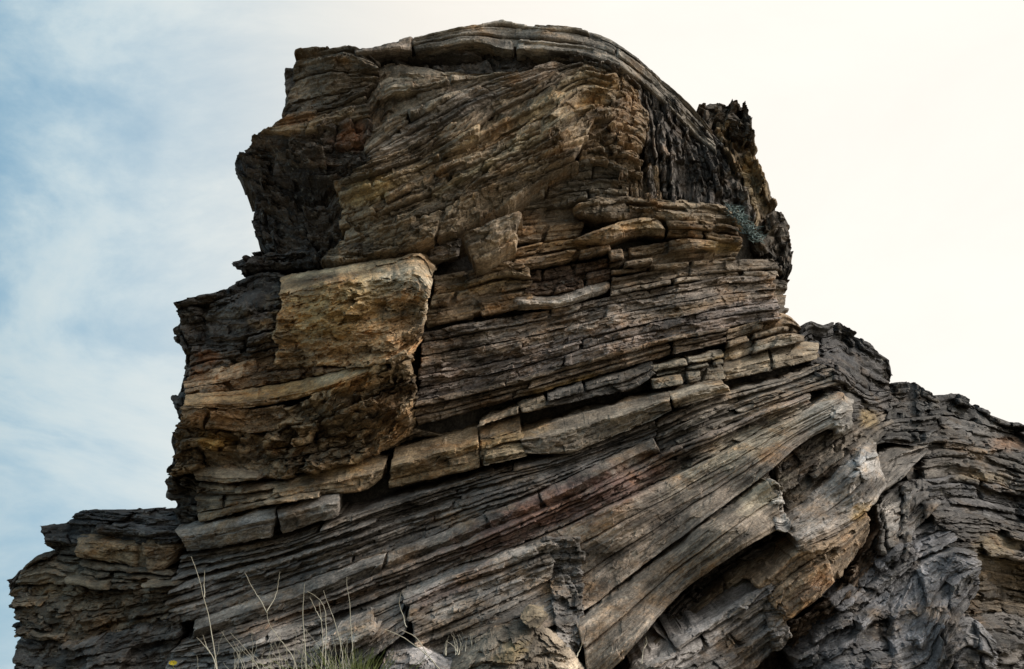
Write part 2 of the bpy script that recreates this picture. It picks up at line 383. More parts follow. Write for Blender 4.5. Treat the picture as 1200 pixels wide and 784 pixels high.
    # colour: bed tint, lamina colour, stains and painted lit-top patches
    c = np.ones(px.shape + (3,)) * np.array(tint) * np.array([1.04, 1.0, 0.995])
    c = c * (1 + .09 * R.normal()) 
    if nl > 1: c = c * (1 + .38 * (h2(li, li * 0 + 1, sd + 3) - .5))[..., None] * np.array([1, 1, 1])
    warm = (.5 + .9 * fbm(tpx / 120, spx / 14, z + 6, 3)) * .35
    c = c * (1 + warm[..., None] * np.array([.18, .0, -.22]))
    nz = fbm(px / 14, py / 9, 21.5, 4)
    var = fbm(tpx / 95 + z, spx / 13, z + 8, 4) * .8 + fbm(px / 46, py / 30, 40.5, 4) * .9
    c = c * np.clip(1.0 + 1.25 * var, .38, 1.9)[..., None]
    for sx, sy, rx, ry, an, cc, ss in ST:
        if abs(sx - px.mean()) > rx + np.ptp(px) or abs(sy - py.mean()) > rx + ry + np.ptp(py): continue
        dx, dy = px - sx, py - sy
        a = (dx * math.cos(an) + dy * math.sin(an)) / rx; b = (-dx * math.sin(an) + dy * math.cos(an)) / ry
        g = np.clip(1.25 - (a * a + b * b) ** .5 + nz * .75, 0, 1); g = g * g * (3 - 2 * g) * ss
        c = c * (1 - g[..., None]) + (cc * .84) * g[..., None]
    bed = np.stack([tpx / 167 + z, spx / 167 + BK + s0, BK * 0 + z % 13], -1)
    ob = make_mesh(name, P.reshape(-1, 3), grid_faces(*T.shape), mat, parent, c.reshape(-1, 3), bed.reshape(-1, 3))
    PIECES.append(ob)
    return ob

DEF = dict(rough=1.0, lam=6.0, fac=1.0, rnd=2.4, wob=.8, E=.5, crumb=0.0, jig=0.0, lamamp=1.0)
def patch(owner, part, sub, bot, top, tint, n=1, off=(0, 0), cuts=None, brk=None, gap=.8, jit=.048, slump=.03, **kw):
    """A package of beds.  n beds, each broken into slabs; the recessed ground of the package is the part."""
    o = dict(DEF); o.update(kw)
    if o['E'] > .2: o['E'] = .16 + .3 * o['E']
    SEED[0] += 13
    R = np.random.default_rng(SEED[0] + 5)
    b, t = Line(bot), Line(top)
    L = (b.len + t.len) / 2
    if n == 1 and not cuts and not brk:
        return piece(part, owner, b, t, 0, 1, 0, 1, off, tint, **o)
    back = dict(o); back.update(step=2.6, wob=2.0, lamamp=.6)
    g = piece(part, owner, b, t, .012, .988, .03, .97, (off[0] - .1, off[1] - .1), np.array(tint) * .8, **back)
    ws = R.uniform(.55, 1.5, n); ws = np.concatenate([[0], np.cumsum(ws) / ws.sum()])
    tx = lambda q: float(np.interp(q, b.p[:, 0], b.d)) if b.p[-1, 0] > b.p[0, 0] else 0
    for i in range(n):
        if cuts is not None: cs = [tx(q) for q in cuts]
        else:
            ml = brk or 220
            cs = []; p = R.uniform(.3, 1.1) * ml
            while p < L - .35 * ml:
                cs.append(p / L); p += R.uniform(.5, 1.5) * ml
        cs = [0] + cs + [1]
        for j in range(len(cs) - 1):
            gt = gap * R.uniform(.3, 1.2) / L
            th = L and (np.hypot(b(.5)[0] - t(.5)[0], b(.5)[1] - t(.5)[1])); gs = gap * .5 / max(th, 1)
            dj = R.normal(0, jit)
            piece(sub, g, b, t, cs[j] + gt * (j > 0), cs[j + 1] - gt * (j < len(cs) - 2), ws[i] + gs * (i > 0), ws[i + 1] - gs * (i < n - 1),
                  (off[0] + dj, off[1] + dj), tint, slump=R.normal(0, slump), **o)
    return g

def core(name, owner, outline, shift, backlen, tint):
    """The solid body behind the weathered face: closed, runs on backwards."""
    o = np.array(outline, float); o = np.vstack([o, o[:1]])
    ln = Line(o); na = 260
    t = np.linspace(0, 1, na, endpoint=False); ox, oy = np.interp(t, np.linspace(0, 1, len(o)), o[:, 0]), np.interp(t, np.linspace(0, 1, len(o)), o[:, 1])
    cx, cy = ox.mean(), oy.mean()
    V = []
    for k in np.linspace(.02, 1, 30):
        px, py = cx + (ox - cx) * k, cy + (oy - cy) * k
        V.append(at(px, py, depth(px, py) + shift + .15 * fbm(px / 60, py / 40, 2.2, 3)))
    base = V[-1]
    ctr = base.mean(0)
    for k, d in ((.93, .4), (.85, 1.2), (.7, 2.0), (.45, 2.6), (.02, 2.9)):
        q = base.copy(); q[:, 0] = ctr[0] + (q[:, 0] - ctr[0]) * k; q[:, 2] = np.where(q[:, 2] > ctr[2], ctr[2] + (q[:, 2] - ctr[2]) * k, q[:, 2])
        q[:, 1] += d * backlen / 2.9; q += .12 * fbm(q[:, 0] * 2, q[:, 2] * 2, d, 3)[:, None] * (d > .5)
        V.append(q)
    V = np.array(V); r = len(V)
    i = np.arange(r * na).reshape(r, na); j = np.roll(i, -1, 1)
    f = np.stack([i[:-1], j[:-1], j[1:], i[1:]], -1).reshape(-1, 4)
    V = V.reshape(-1, 3)
    return make_mesh(name, V, f, ROCK, owner, np.ones((len(V), 3)) * np.array(tint), V * .6)

# rock colours (albedo)
BROWN = (.20, .155, .105); GREY = (.17, .155, .135); DARK = (.085, .075, .065); BLACK = (.05, .045, .04)
TAN = (.29, .23, .155); PALE = (.32, .285, .225); OCHRE = (.33, .215, .10); SLATE = (.145, .14, .14); BLUE = (.12, .122, .13); COOL = (.20, .195, .19); MAUVE = (.15, .13, .12)
#PATCHES

main = thing('rock_outcrop', 'tall layered brown rock outcrop with folded beds rising against the sky', 'rock outcrop')
core('rock_core', main, [(355,70),(420,62),(500,58),(590,38),(690,48),(760,95),(820,160),(880,200),(905,270),(905,320),(905,370),(940,395),(960,430),(1000,470),(1010,540),(1000,620),(930,720),(900,800),
      (700,800),(500,800),(350,800),(215,800),(215,700),(225,640),(220,560),(225,480),(232,420),(235,370),(310,325),(320,270),(300,210),(330,170)], .42, 4.0, DARK)

core('rock_core', main, [(880,560),(960,500),(1010,470),(1060,480),(1085,540),(1095,620),(1060,720),(960,806),(860,806)], .85, 3.0, DARK)
# --- folded cap
patch(main,'fold_cap','cap_bed',[(483,57),(520,52),(548,46),(590,55),(640,58),(690,63),(722,74),(762,104),(792,134),(820,162),(842,180)],
      [(483,42),(520,33),(555,26),(590,21),(625,26),(660,27),(700,36),(738,55),(768,82),(797,108),(822,136),(836,152)],(.19,.175,.15),n=3,off=(.12,.0),brk=260,E=.1,fac=.35,wob=.8,lam=4,jit=.02,rough=.6,lamamp=.6)
patch(main,'cap_lip','cap_bed',[(415,60),(450,57),(484,55)],[(413,55),(450,47),(483,40)],(.22,.19,.16),off=(.1,.0),E=.1,fac=.5,wob=.6,lam=4)
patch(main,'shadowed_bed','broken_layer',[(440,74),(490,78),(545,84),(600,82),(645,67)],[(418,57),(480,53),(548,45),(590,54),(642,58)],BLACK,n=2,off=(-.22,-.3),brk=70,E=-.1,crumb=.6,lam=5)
patch(main,'fold_limb','limb_bed',[(645,70),(690,72),(722,88),(746,118),(756,155),(760,200),(764,232)],[(640,58),(690,62),(722,73),(758,102),(772,150),(778,195),(780,232)],(.12,.108,.095),n=3,off=(.05,.03),brk=34,E=.1,fac=1.2,lam=4,jit=.05,crumb=.6,jig=1.8)
# --- folded interior
patch(main,'folded_bed','slab',[(425,178),(470,148),(520,118),(572,95),(612,84)],[(428,104),(445,74),(500,79),(550,84),(600,83)],(.17,.145,.11),n=4,off=(.02,-.08),brk=180,E=.1,lam=4,jit=.06)
patch(main,'folded_bed','slab',[(432,188),(500,158),(560,122),(612,102),(662,80),(692,74)],[(425,176),(470,146),(520,116),(572,93),(612,83),(645,70)],(.20,.175,.145),n=2,off=(.08,.0),brk=180,E=.1,lam=5,jit=.06)
patch(main,'folded_bed','slab',[(393,216),(450,198),(520,168),(580,133),(640,103),(690,84),(716,90)],[(430,187),(500,156),(560,120),(612,100),(662,78),(692,72),(722,82)],(.21,.17,.12),n=2,off=(.14,.08),brk=150,E=.1,lam=5,crumb=.25,jig=.4,jit=.075)
patch(main,'folded_bed','slab',[(398,246),(450,224),(520,194),(580,166),(640,132),(690,105),(722,108)],[(391,213),(450,196),(520,166),(580,131),(640,101),(690,83),(722,90)],(.215,.17,.11),n=3,off=(.2,.14),brk=140,E=.1,lam=5,crumb=.25,jig=.4,jit=.075)
patch(main,'folded_bed','slab',[(398,262),(460,242),(520,217),(580,192),(630,170),(680,142),(722,134)],[(397,244),(450,222),(520,192),(580,164),(640,130),(690,103),(724,106)],(.195,.155,.105),n=2,off=(.26,.18),brk=110,E=.1,lam=6,fac=1.2,crumb=.3,jig=.5,jit=.075)
patch(main,'folded_bed','slab',[(400,283),(460,264),(520,242),(570,224),(600,212),(640,197),(676,184)],[(398,260),(460,240),(520,215),(580,190),(630,168),(680,142),(700,134)],(.18,.145,.10),n=2,off=(.3,.26),brk=110,E=.1,lam=6,fac=1.2,crumb=.4,jig=.6,jit=.07)
patch(main,'overhang_bed','slab',[(372,306),(420,302),(470,291),(520,274),(560,257),(600,238),(640,207),(678,190)],[(396,281),(460,262),(520,240),(570,222),(600,210),(640,196),(678,183)],(.19,.15,.10),n=1,off=(.3,.3),brk=150,E=.0,lam=7,fac=1.2,crumb=.5,jig=.8,jit=.03)
patch(main,'fold_hinge','lump',[(676,192),(700,190),(728,196),(752,204)],[(690,134),(716,118),(738,112),(762,128)],(.17,.13,.085),n=4,off=(.14,.16),brk=34,E=.1,crumb=.7,jig=1.5,jit=.03,lam=6)
patch(main,'fold_hinge','lump',[(716,122),(736,124),(756,134)],[(706,86),(722,84),(748,108)],(.19,.14,.085),n=2,off=(.16,.12),brk=30,E=.1,crumb=.5,jig=1,jit=.03)
patch(main,'hinge_splinters','splinter',[(728,192),(726,212),(728,236)],[(772,192),(774,212),(778,236)],(.15,.115,.075),n=4,off=(.1,.08),brk=40,E=.1,crumb=.7,jig=2)
patch(main,'fold_core','slab',[(606,243),(650,239),(700,234),(738,234)],[(606,226),(640,203),(678,189),(706,186),(736,196)],(.135,.12,.095),n=3,off=(.04,.12),brk=120,E=.1,lam=6,fac=1.2,jit=.02,gap=.4)

# --- left crag: dark tints put the shade of this side into the colour
patch(main,'crag_block','slab',[(330,141),(360,131),(400,121),(434,103)],[(347,57),(380,52),(415,51),(446,70)],(.115,.095,.07),n=3,off=(.05,.0),brk=120,E=.1,lam=6,jit=.03,fac=1.3)
patch(main,'crag_flake','slab',[(330,142),(337,138),(343,132)],[(334,76),(341,76),(350,80)],DARK,off=(-.05,-.1),E=.1)
patch(main,'crag_block','slab',[(303,152),(345,154),(400,142),(432,134)],[(328,139),(360,129),(400,118),(430,106)],(.14,.112,.076),n=2,off=(.12,.05),brk=110,E=.1,lam=6)
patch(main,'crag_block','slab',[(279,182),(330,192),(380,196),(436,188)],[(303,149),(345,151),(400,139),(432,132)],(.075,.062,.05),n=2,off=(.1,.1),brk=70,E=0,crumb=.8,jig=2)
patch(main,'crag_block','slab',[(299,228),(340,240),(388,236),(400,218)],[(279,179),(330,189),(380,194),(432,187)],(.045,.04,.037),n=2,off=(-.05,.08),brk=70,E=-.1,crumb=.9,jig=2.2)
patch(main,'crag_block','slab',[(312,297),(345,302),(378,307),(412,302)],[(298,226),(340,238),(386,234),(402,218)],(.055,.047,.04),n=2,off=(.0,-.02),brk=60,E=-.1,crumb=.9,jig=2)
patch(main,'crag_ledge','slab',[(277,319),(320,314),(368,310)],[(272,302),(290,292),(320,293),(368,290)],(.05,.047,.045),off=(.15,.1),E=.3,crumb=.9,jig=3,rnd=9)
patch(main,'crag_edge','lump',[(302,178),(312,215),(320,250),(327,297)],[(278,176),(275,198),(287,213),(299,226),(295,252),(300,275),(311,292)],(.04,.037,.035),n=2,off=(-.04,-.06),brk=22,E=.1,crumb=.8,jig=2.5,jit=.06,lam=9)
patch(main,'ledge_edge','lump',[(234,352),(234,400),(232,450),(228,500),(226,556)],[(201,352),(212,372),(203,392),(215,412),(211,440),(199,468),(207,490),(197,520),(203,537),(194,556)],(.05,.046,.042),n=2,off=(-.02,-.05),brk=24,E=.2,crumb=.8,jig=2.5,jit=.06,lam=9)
# --- cleaved right flank: steep splinters
patch(main,'cleaved_flank','splinter',[(762,102),(770,150),(776,190),(778,232)],[(836,150),(864,195),(880,232),(886,262)],(.085,.077,.07),n=8,off=(.05,.0),brk=48,E=.1,crumb=.9,jig=3,lam=5,jit=.07)
patch(main,'flank_edge','splinter',[(832,148),(862,196),(878,232),(888,270)],[(878,127),(886,165),(897,200),(912,245)],(.12,.092,.055),n=4,off=(-.05,-.1),brk=42,E=.1,crumb=1.1,jig=3.5,jit=.06)
patch(main,'flank_crest','splinter',[(826,150),(850,156),(882,166)],[(822,120),(835,116),(849,123),(862,116),(879,124)],(.08,.066,.05),n=1,brk=17,off=(-.1,-.15),E=.1,crumb=.9,jig=5)
patch(main,'flank_foot','splinter',[(884,255),(884,285),(900,308),(915,325)],[(911,240),(927,266),(932,290),(924,326)],(.07,.06,.048),n=3,off=(-.15,-.2),brk=32,E=.1,crumb=1.1,jig=4)
# --- beds under the fold
patch(main,'recessed_bed','slab',[(598,284),(640,282),(682,277)],[(610,241),(650,239),(690,234)],(.13,.105,.075),n=2,off=(-.06,-.04),brk=80,E=.2,fac=.6)
patch(main,'lens_slab','slab',[(672,250),(700,255),(760,254),(820,258),(872,264)],[(673,238),(690,230),(770,228),(820,232),(872,240)],(.20,.16,.11),off=(.1,.1),E=.2,rnd=7,wob=1,fac=1.5,crumb=.25,jig=.8,lam=5)
patch(main,'tongue_slab','slab',[(674,283),(710,284),(742,274),(782,274)],[(672,278),(708,263),(740,253),(782,251)],(.21,.162,.105),off=(.18,.18),E=.3,rnd=8,wob=.8,fac=1.2,crumb=.2,lamamp=.6)
patch(main,'brown_slab','slab',[(782,277),(830,280),(870,287)],[(783,255),(830,259),(868,265)],(.19,.14,.085),n=2,off=(.1,.1),brk=70,E=.3)
patch(main,'brown_beds','slab',[(553,320),(620,314),(680,302),(718,292)],[(590,292),(640,282),(690,278),(712,276)],(.20,.145,.09),n=2,off=(.08,.04),brk=80,E=.4,gap=2.5)
patch(main,'brown_beds','slab',[(715,323),(760,318),(800,313),(862,305)],[(714,292),(760,286),(800,279),(872,285)],(.18,.14,.095),n=3,off=(.05,.05),brk=46,E=.4,gap=2.5,jit=.08)
patch(main,'brown_beds','slab',[(498,382),(550,373),(606,360),(625,350)],[(508,323),(550,315),(590,304),(622,313)],(.20,.155,.105),n=3,off=(.06,.02),brk=62,E=.4,gap=2.5,jit=.06)
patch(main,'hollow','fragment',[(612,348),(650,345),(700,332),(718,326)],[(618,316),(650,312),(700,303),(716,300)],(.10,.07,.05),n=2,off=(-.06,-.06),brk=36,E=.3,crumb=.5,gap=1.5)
patch(main,'pale_slab','slab',[(604,364),(650,361),(700,347),(718,340)],[(602,344),(650,346),(695,333),(716,329)],(.24,.22,.195),off=(.1,.08),E=.6,rnd=7,fac=.8)
patch(main,'thin_beds','slab',[(716,347),(780,334),(850,325),(915,323)],[(716,325),(780,314),(850,304),(908,302)],(.18,.15,.115),n=2,off=(.05,.02),brk=110,E=.4,jit=.02,gap=.4,rnd=1.8,lam=4.5)
patch(main,'edge_flake','slab',[(904,370),(912,371),(919,366)],[(902,326),(914,325),(928,328)],(.11,.095,.075),off=(-.05,-.05),E=.2,jig=1)
# --- grey thin-bedded middle
patch(main,'thin_beds','slab',[(490,432),(560,420),(640,402),(720,380),(800,364),(860,354),(912,348)],[(495,388),(560,377),(640,363),(720,346),(800,332),(850,323),(910,321)],(.185,.16,.135),n=3,off=(.02,.0),brk=230,E=.4,lam=4.5,jit=.02,gap=.3,rnd=1.8,fac=1.2,crumb=.25,jig=.6)
patch(main,'thin_beds','slab',[(486,472),(560,457),(640,437),(720,414),(800,394),(860,382),(918,374)],[(490,430),(560,418),(640,400),(720,378),(800,362),(860,352),(912,346)],(.17,.147,.132),n=3,off=(.06,.02),brk=280,E=.4,lam=4.5,jit=.015,gap=.3,rnd=1.6,fac=1.2,crumb=.25,jig=.6,lamamp=.7)
patch(main,'thin_beds','slab',[(486,500),(560,480),(640,458),(720,436),(800,413),(852,402)],[(486,470),(560,455),(640,435),(720,412),(800,392),(856,382)],(.17,.135,.10),n=3,off=(.1,.06),brk=170,E=.45,lam=4.5,jit=.03,gap=.4,rnd=2)
patch(main,'jointed_beds','slab',[(848,427),(890,413),(946,400)],[(854,385),(890,374),(925,367),(940,380)],(.18,.14,.095),n=3,off=(.08,.04),brk=50,E=.4,gap=2)
patch(main,'light_slab','slab',[(850,447),(900,436),(962,420)],[(850,424),(890,414),(946,400),(960,401)],(.21,.178,.13),n=1,off=(.1,.2),brk=60,E=.6,gap=2,lip=(.55,2.2))
# --- orange block and its crumbling base
patch(main,'orange_block','bulge',[(316,434),(370,432),(430,430),(474,422),(489,406)],[(328,325),(400,311),(460,302),(490,297),(510,322)],(.30,.215,.125),off=(.32,.47),E=.9,tilt=.22,rnd=3,lip=(.84,2.2),wob=1.5,fac=1.5,lam=16,lamamp=.3,rough=1.8,crumb=.45,jig=1)
patch(main,'dark_ledge','slab',[(209,380),(260,374),(328,362)],[(203,352),(230,345),(265,334),(300,319),(330,318)],(.055,.052,.048),n=2,off=(.1,.1),brk=60,E=.35,crumb=.7,jig=1.8,rnd=5)  # dark ledge tints here and below paint the shaded left side
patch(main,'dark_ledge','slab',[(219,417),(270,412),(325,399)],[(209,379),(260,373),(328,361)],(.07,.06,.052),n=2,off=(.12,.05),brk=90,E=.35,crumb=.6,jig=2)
patch(main,'dark_ledge','slab',[(212,443),(270,428),(335,411)],[(217,416),(270,411),(325,398)],(.09,.07,.052),n=2,off=(.2,.1),brk=80,E=.4,crumb=.5,jig=2)
patch(main,'dark_ledge','slab',[(214,465),(270,458),(340,446),(412,432)],[(212,442),(270,427),(335,411),(412,426)],(.19,.13,.08),n=2,off=(.22,.14),brk=90,E=.4,crumb=.4,jig=1)
patch(main,'orange_ledge','slab',[(213,478),(290,478),(350,468),(432,440)],[(213,463),(280,458),(350,446),(436,424)],(.34,.225,.12),n=1,off=(.36,.4),brk=200,E=.6,lam=4,rnd=3,lip=(.3,2.6))
patch(main,'crumbling_block','lump',[(203,503),(240,502),(300,507),(332,502)],[(213,476),(260,477),(300,479),(335,472)],(.22,.15,.085),n=1,brk=80,off=(.36,.4),E=.3,crumb=.6,jig=1.5,lam=30)
patch(main,'crumbling_block','lump',[(300,562),(380,553),(440,532),(486,502)],[(322,480),(380,457),(432,430),(484,406)],(.22,.165,.10),n=4,off=(.2,.36),brk=64,E=.3,crumb=1.2,jig=3,lam=11,fac=1.6,jit=.06,rnd=4)
patch(main,'crumbling_block','lump',[(199,557),(240,552),(300,562),(332,560)],[(203,502),(240,501),(300,506),(332,501)],(.19,.14,.085),n=3,off=(.15,.35),brk=60,E=.3,crumb=1.2,jig=3,lam=10,jit=.06,rnd=4)
patch(main,'wedge_slab','slab',[(224,564),(260,567),(302,563)],[(222,547),(260,549),(302,555)],(.24,.19,.13),off=(.36,.38),E=.6,lip=(.4,2.4))
patch(main,'edge_rubble','lump',[(204,609),(218,611),(234,612)],[(196,556),(212,556),(230,562)],(.10,.09,.075),n=4,off=(.0,.05),brk=22,E=.2,crumb=1.1,jig=3)
patch(main,'brown_slab','slab',[(230,614),(270,604),(320,592),(372,584)],[(226,566),(270,570),(320,566),(372,554)],(.20,.16,.11),n=3,off=(.25,.15),brk=95,E=.5)
patch(main,'brown_slab','slab',[(314,588),(370,583),(438,570),(448,560)],[(318,569),(380,549),(430,536),(453,538)],(.215,.168,.11),n=1,off=(.24,.36),brk=160,E=.6,lip=(.5,2.4),rnd=3)
patch(main,'under_bed','slab',[(378,553),(440,532),(490,512),(520,512)],[(330,562),(400,545),(440,528),(488,500)],(.15,.12,.08),n=1,off=(.05,.05),brk=70,E=.4,crumb=.6)
patch(main,'long_slab','slab',[(213,649),(260,642),(322,629)],[(203,622),(260,611),(320,598)],(.185,.17,.15),off=(.26,.42),E=.6,lip=(.68,2.6),rnd=2,wob=.8,fac=.6,lam=14,lamamp=.6)
patch(main,'long_slab','slab',[(328,627),(360,618),(398,606)],[(326,598),(360,587),(397,579)],(.18,.165,.145),off=(.26,.42),E=.6,lip=(.68,2.6),rnd=2,wob=.8,fac=.6,lam=14,lamamp=.6)
patch(main,'ochre_slab','slab',[(452,575),(520,560),(570,548),(614,534)],[(463,526),(520,512),(570,497),(612,484)],(.205,.155,.095),n=1,off=(.16,.26),cuts=[560],E=.6,lip=(.62,2.4),rnd=3,lam=10)
patch(main,'ochre_slab','slab',[(560,500),(600,488),(642,478)],[(560,495),(600,478),(640,462)],(.20,.165,.12),n=1,off=(.15,.1),brk=60,E=.6)
patch(main,'small_blocks','block',[(565,548),(590,542),(616,535)],[(568,520),(590,512),(614,508)],(.21,.17,.11),n=2,off=(.26,.28),brk=45,E=.6,gap=1.5)
patch(main,'grey_slab','slab',[(640,480),(700,466),(750,454),(768,440)],[(643,462),(690,449),(740,434),(766,425)],(.115,.106,.094),n=2,off=(.2,.15),brk=120,E=.7)
patch(main,'grey_slab','slab',[(766,458),(800,452),(852,444)],[(764,428),(800,420),(848,410)],(.20,.18,.14),n=3,off=(.18,.12),brk=45,E=.6,gap=2)
patch(main,'bright_edged_slab','slab',[(614,532),(655,534),(720,512),(788,481)],[(610,508),(660,491),(720,474),(785,459)],(.19,.165,.13),n=1,off=(.26,.44),E=.6,lip=(.62,2.8),rnd=2,wob=1,fac=.8,lam=9,brk=None,lamamp=.7)
patch(main,'bright_edged_slab','slab',[(790,481),(830,468),(854,461)],[(787,461),(820,451),(852,445)],(.185,.165,.13),off=(.26,.42),E=.6,lip=(.65,2.5),rnd=2,fac=1)
# --- lower fan of thin dipping beds
patch(main,'fan_beds','slab',[(196,692),(260,674),(330,657),(400,634),(470,610),(540,588),(600,570),(660,550),(720,527),(770,508)],
      [(213,651),(260,645),(330,631),(400,608),(470,584),(540,564),(600,547),(660,534),(720,513),(770,492)],(.165,.152,.137),n=5,off=(.1,.1),brk=380,E=.6,lam=3.6,jit=.035,warp=.35,wob=.6,rnd=1.8,gap=.5)
patch(main,'fan_beds','slab',[(192,735),(230,728),(290,706),(350,686),(420,661),(500,631),(560,607),(620,584),(680,557),(720,537),(770,513)],
      [(196,692),(260,674),(330,657),(400,634),(470,610),(540,588),(600,570),(660,550),(720,527),(770,507)],(.158,.147,.134),n=4,off=(.16,.18),brk=330,E=.6,lam=3.6,jit=.04,crumb=.15,warp=.35,wob=.7,rnd=1.8,gap=.5)
patch(main,'ridge_ledge','ledge_slab',[(222,752),(290,731),(350,710),(450,671),(500,652),(560,630),(620,605),(680,580),(730,556),(774,531)],
      [(226,729),(290,706),(350,686),(420,661),(500,631),(560,607),(620,584),(680,557),(720,536),(770,512)],(.185,.172,.155),n=1,warp=.3,cuts=[450,571,636],off=(.22,.47),E=.6,rnd=2,wob=.8,fac=.6,lam=9,gap=2,lip=(.5,2.6),jit=.02,lamamp=.6)
patch(main,'fan_beds','slab',[(770,534),(830,508),(900,480),(960,458),(1004,446)],[(770,492),(820,470),(870,456),(920,443),(962,424)],(.155,.142,.122),n=6,off=(.12,.1),brk=240,E=.6,lam=3.6,jit=.04,warp=.3,wob=.6,rnd=1.8,gap=.5)
patch(main,'rusty_beds','slab',[(196,768),(260,762),(330,740),(400,717),(470,692),(540,664),(600,642),(660,617),(720,590),(780,562),(840,532),(900,502),(950,478)],
      [(210,756),(290,731),(350,710),(450,671),(500,652),(560,630),(620,605),(680,580),(730,556),(774,533),(830,510),(900,481),(950,462)],(.165,.142,.122),n=4,off=(.28,.27),brk=420,E=.6,lam=3.6,jit=.03,warp=.3,wob=.6,rnd=1.8,gap=.5)
patch(main,'striated_face','slab',[(500,772),(600,750),(676,722),(748,668),(798,631),(855,588),(905,550),(942,519),(994,492)],
      [(470,694),(540,666),(600,644),(660,619),(720,592),(780,564),(840,534),(900,504),(950,480),(988,461)],(.20,.172,.142),n=3,off=(.4,.32),brk=3000,E=.5,lam=4.5,jit=.02,fac=.45,rough=.5,wob=.5,lamamp=.33,gap=.4,warp=.2,rnd=1.5)
patch(main,'pale_end','flake',[(976,510),(990,508),(1003,496)],[(972,470),(985,462),(1000,468)],(.28,.27,.25),n=1,off=(.38,.34),E=.3,jig=1,crumb=.15,lam=40,rough=.7)
patch(main,'lower_beds','slab',[(190,806),(290,806),(380,802),(440,772),(476,742)],[(196,768),(260,762),(330,740),(400,717),(470,693)],(.165,.155,.142),n=5,off=(.46,.34),brk=130,E=.6,lam=4.5,jit=.05,crumb=.2,warp=.4)
patch(main,'stepped_block','step',[(500,806),(560,782),(616,754),(658,728)],[(472,702),(540,674),(600,652),(646,636)],(.18,.17,.155),n=5,off=(.25,.56),brk=230,E=.6,lam=4.5,jit=.05,gap=1,rnd=2.5,warp=.4)
patch(main,'block_end','face',[(658,768),(667,772),(678,768)],[(634,634),(660,630),(687,629)],(.15,.146,.14),off=(.46,.5),E=.3,crumb=.5,jig=1.2,fac=1.5,lam=30)
patch(main,'dipping_slab','slab',[(690,814),(740,764),(800,696),(860,653),(921,617)],[(678,733),(750,679),(800,642),(857,599),(904,562)],(.19,.165,.135),n=2,off=(.5,.52),brk=3000,E=.4,lam=7,jit=.015,fac=.4,rough=.5,lamamp=.35,wob=.6,gap=.4,warp=.2)
patch(main,'crack_wall','fragment',[(678,737),(750,681),(800,644),(857,601),(904,564)],[(676,716),(748,662),(798,626),(855,583),(904,548)],(.06,.05,.045),n=1,off=(.1,.1),brk=70,E=.2,crumb=.6)
patch(main,'slab_end','face',[(912,622),(920,624),(929,616)],[(898,566),(906,561),(912,566)],(.36,.35,.33),off=(.52,.46),E=.3,crumb=.3)
patch(main,'crack_wall','fragment',[(905,566),(925,572),(960,556)],[(905,549),(925,532),(955,510)],(.08,.07,.06),n=1,off=(.0,.0),brk=30,E=.3,crumb=.8)
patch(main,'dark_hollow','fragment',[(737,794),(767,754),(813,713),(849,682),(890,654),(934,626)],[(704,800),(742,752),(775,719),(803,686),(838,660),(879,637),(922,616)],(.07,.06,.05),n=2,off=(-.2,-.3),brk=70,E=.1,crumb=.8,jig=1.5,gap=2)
patch(main,'under_slab','slab',[(745,806),(767,764),(818,728),(884,690),(935,662)],[(737,792),(767,752),(813,711),(849,680),(890,652),(934,624)],(.15,.125,.09),off=(.16,-.02),E=.3,crumb=.4,n=2,brk=110,jit=.03)
patch(main,'dark_beds','slab',[(928,608),(962,580),(1000,544),(1048,504)],[(905,548),(960,512),(1000,492),(1042,472)],(.13,.115,.095),n=4,off=(.12,.14),brk=80,E=.6,lam=6,crumb=.4)
patch(main,'grey_end_slab','slab',[(934,648),(980,628),(1015,604),(1042,572)],[(928,610),(962,580),(1002,545),(1026,518)],(.27,.255,.235),n=2,off=(.4,.32),brk=200,E=.5,lam=8,jit=.03,fac=.7)
patch(main,'pale_end','flake',[(1012,572),(1026,578),(1040,566)],[(1006,538),(1014,522),(1028,518)],(.30,.295,.285),n=1,off=(.4,.38),E=.2,jig=1,crumb=.1,wob=2,lam=40,rough=.7)
patch(main,'tan_slab','slab',[(922,732),(962,704),(1002,658),(1020,626)],[(884,686),(934,646),(980,628),(1022,600)],(.26,.205,.145),n=2,off=(.42,.42),brk=130,E=.5,lam=8,fac=.8,wob=2)
patch(main,'rusty_underside','slab',[(930,768),(990,722),(1034,672),(1064,612)],[(922,734),(976,696),(1008,652),(1042,598)],(.12,.09,.065),n=2,off=(.04,.12),brk=50,E=0,crumb=1.0,jig=2)
patch(main,'lower_slab','slab',[(800,808),(860,802),(926,755)],[(742,796),(800,754),(850,718),(906,684)],(.20,.195,.19),n=5,off=(.5,.42),brk=120,E=.5,lam=5,jit=.04,gap=.8,warp=.4)
patch(main,'lower_slab','slab',[(905,770),(916,764),(928,750)],[(895,684),(906,684),(918,700)],(.19,.18,.17),off=(.5,.5),E=.2,crumb=.4)

# --- left shoulder
lft = thing('rock_shoulder', 'low dark blocky rock shoulder stepping down beside the blue sky', 'rock outcrop')
core('rock_core', lft, [(75,622),(120,612),(215,620),(230,700),(230,806),(120,806),(30,806),(35,740),(25,700),(60,660)], .35, 2.5, DARK)
patch(lft,'top_beds','slab',[(48,634),(100,639),(208,638)],[(42,617),(75,613),(120,616),(218,622)],(.055,.054,.053),n=2,off=(.14,.12),brk=90,E=.2,crumb=.3,jig=.8)
patch(lft,'top_beds','slab',[(72,614),(120,617),(218,623)],[(93,598),(110,599),(150,602),(228,611)],(.05,.05,.051),n=2,off=(.02,.0),brk=90,E=.2,crumb=.3,jig=.8)
patch(lft,'top_rubble','lump',[(140,606),(180,608),(214,610)],[(146,599),(170,597),(190,603),(206,594)],(.08,.075,.07),n=1,brk=14,off=(-.1,-.15),E=.2,jig=2,crumb=.6)
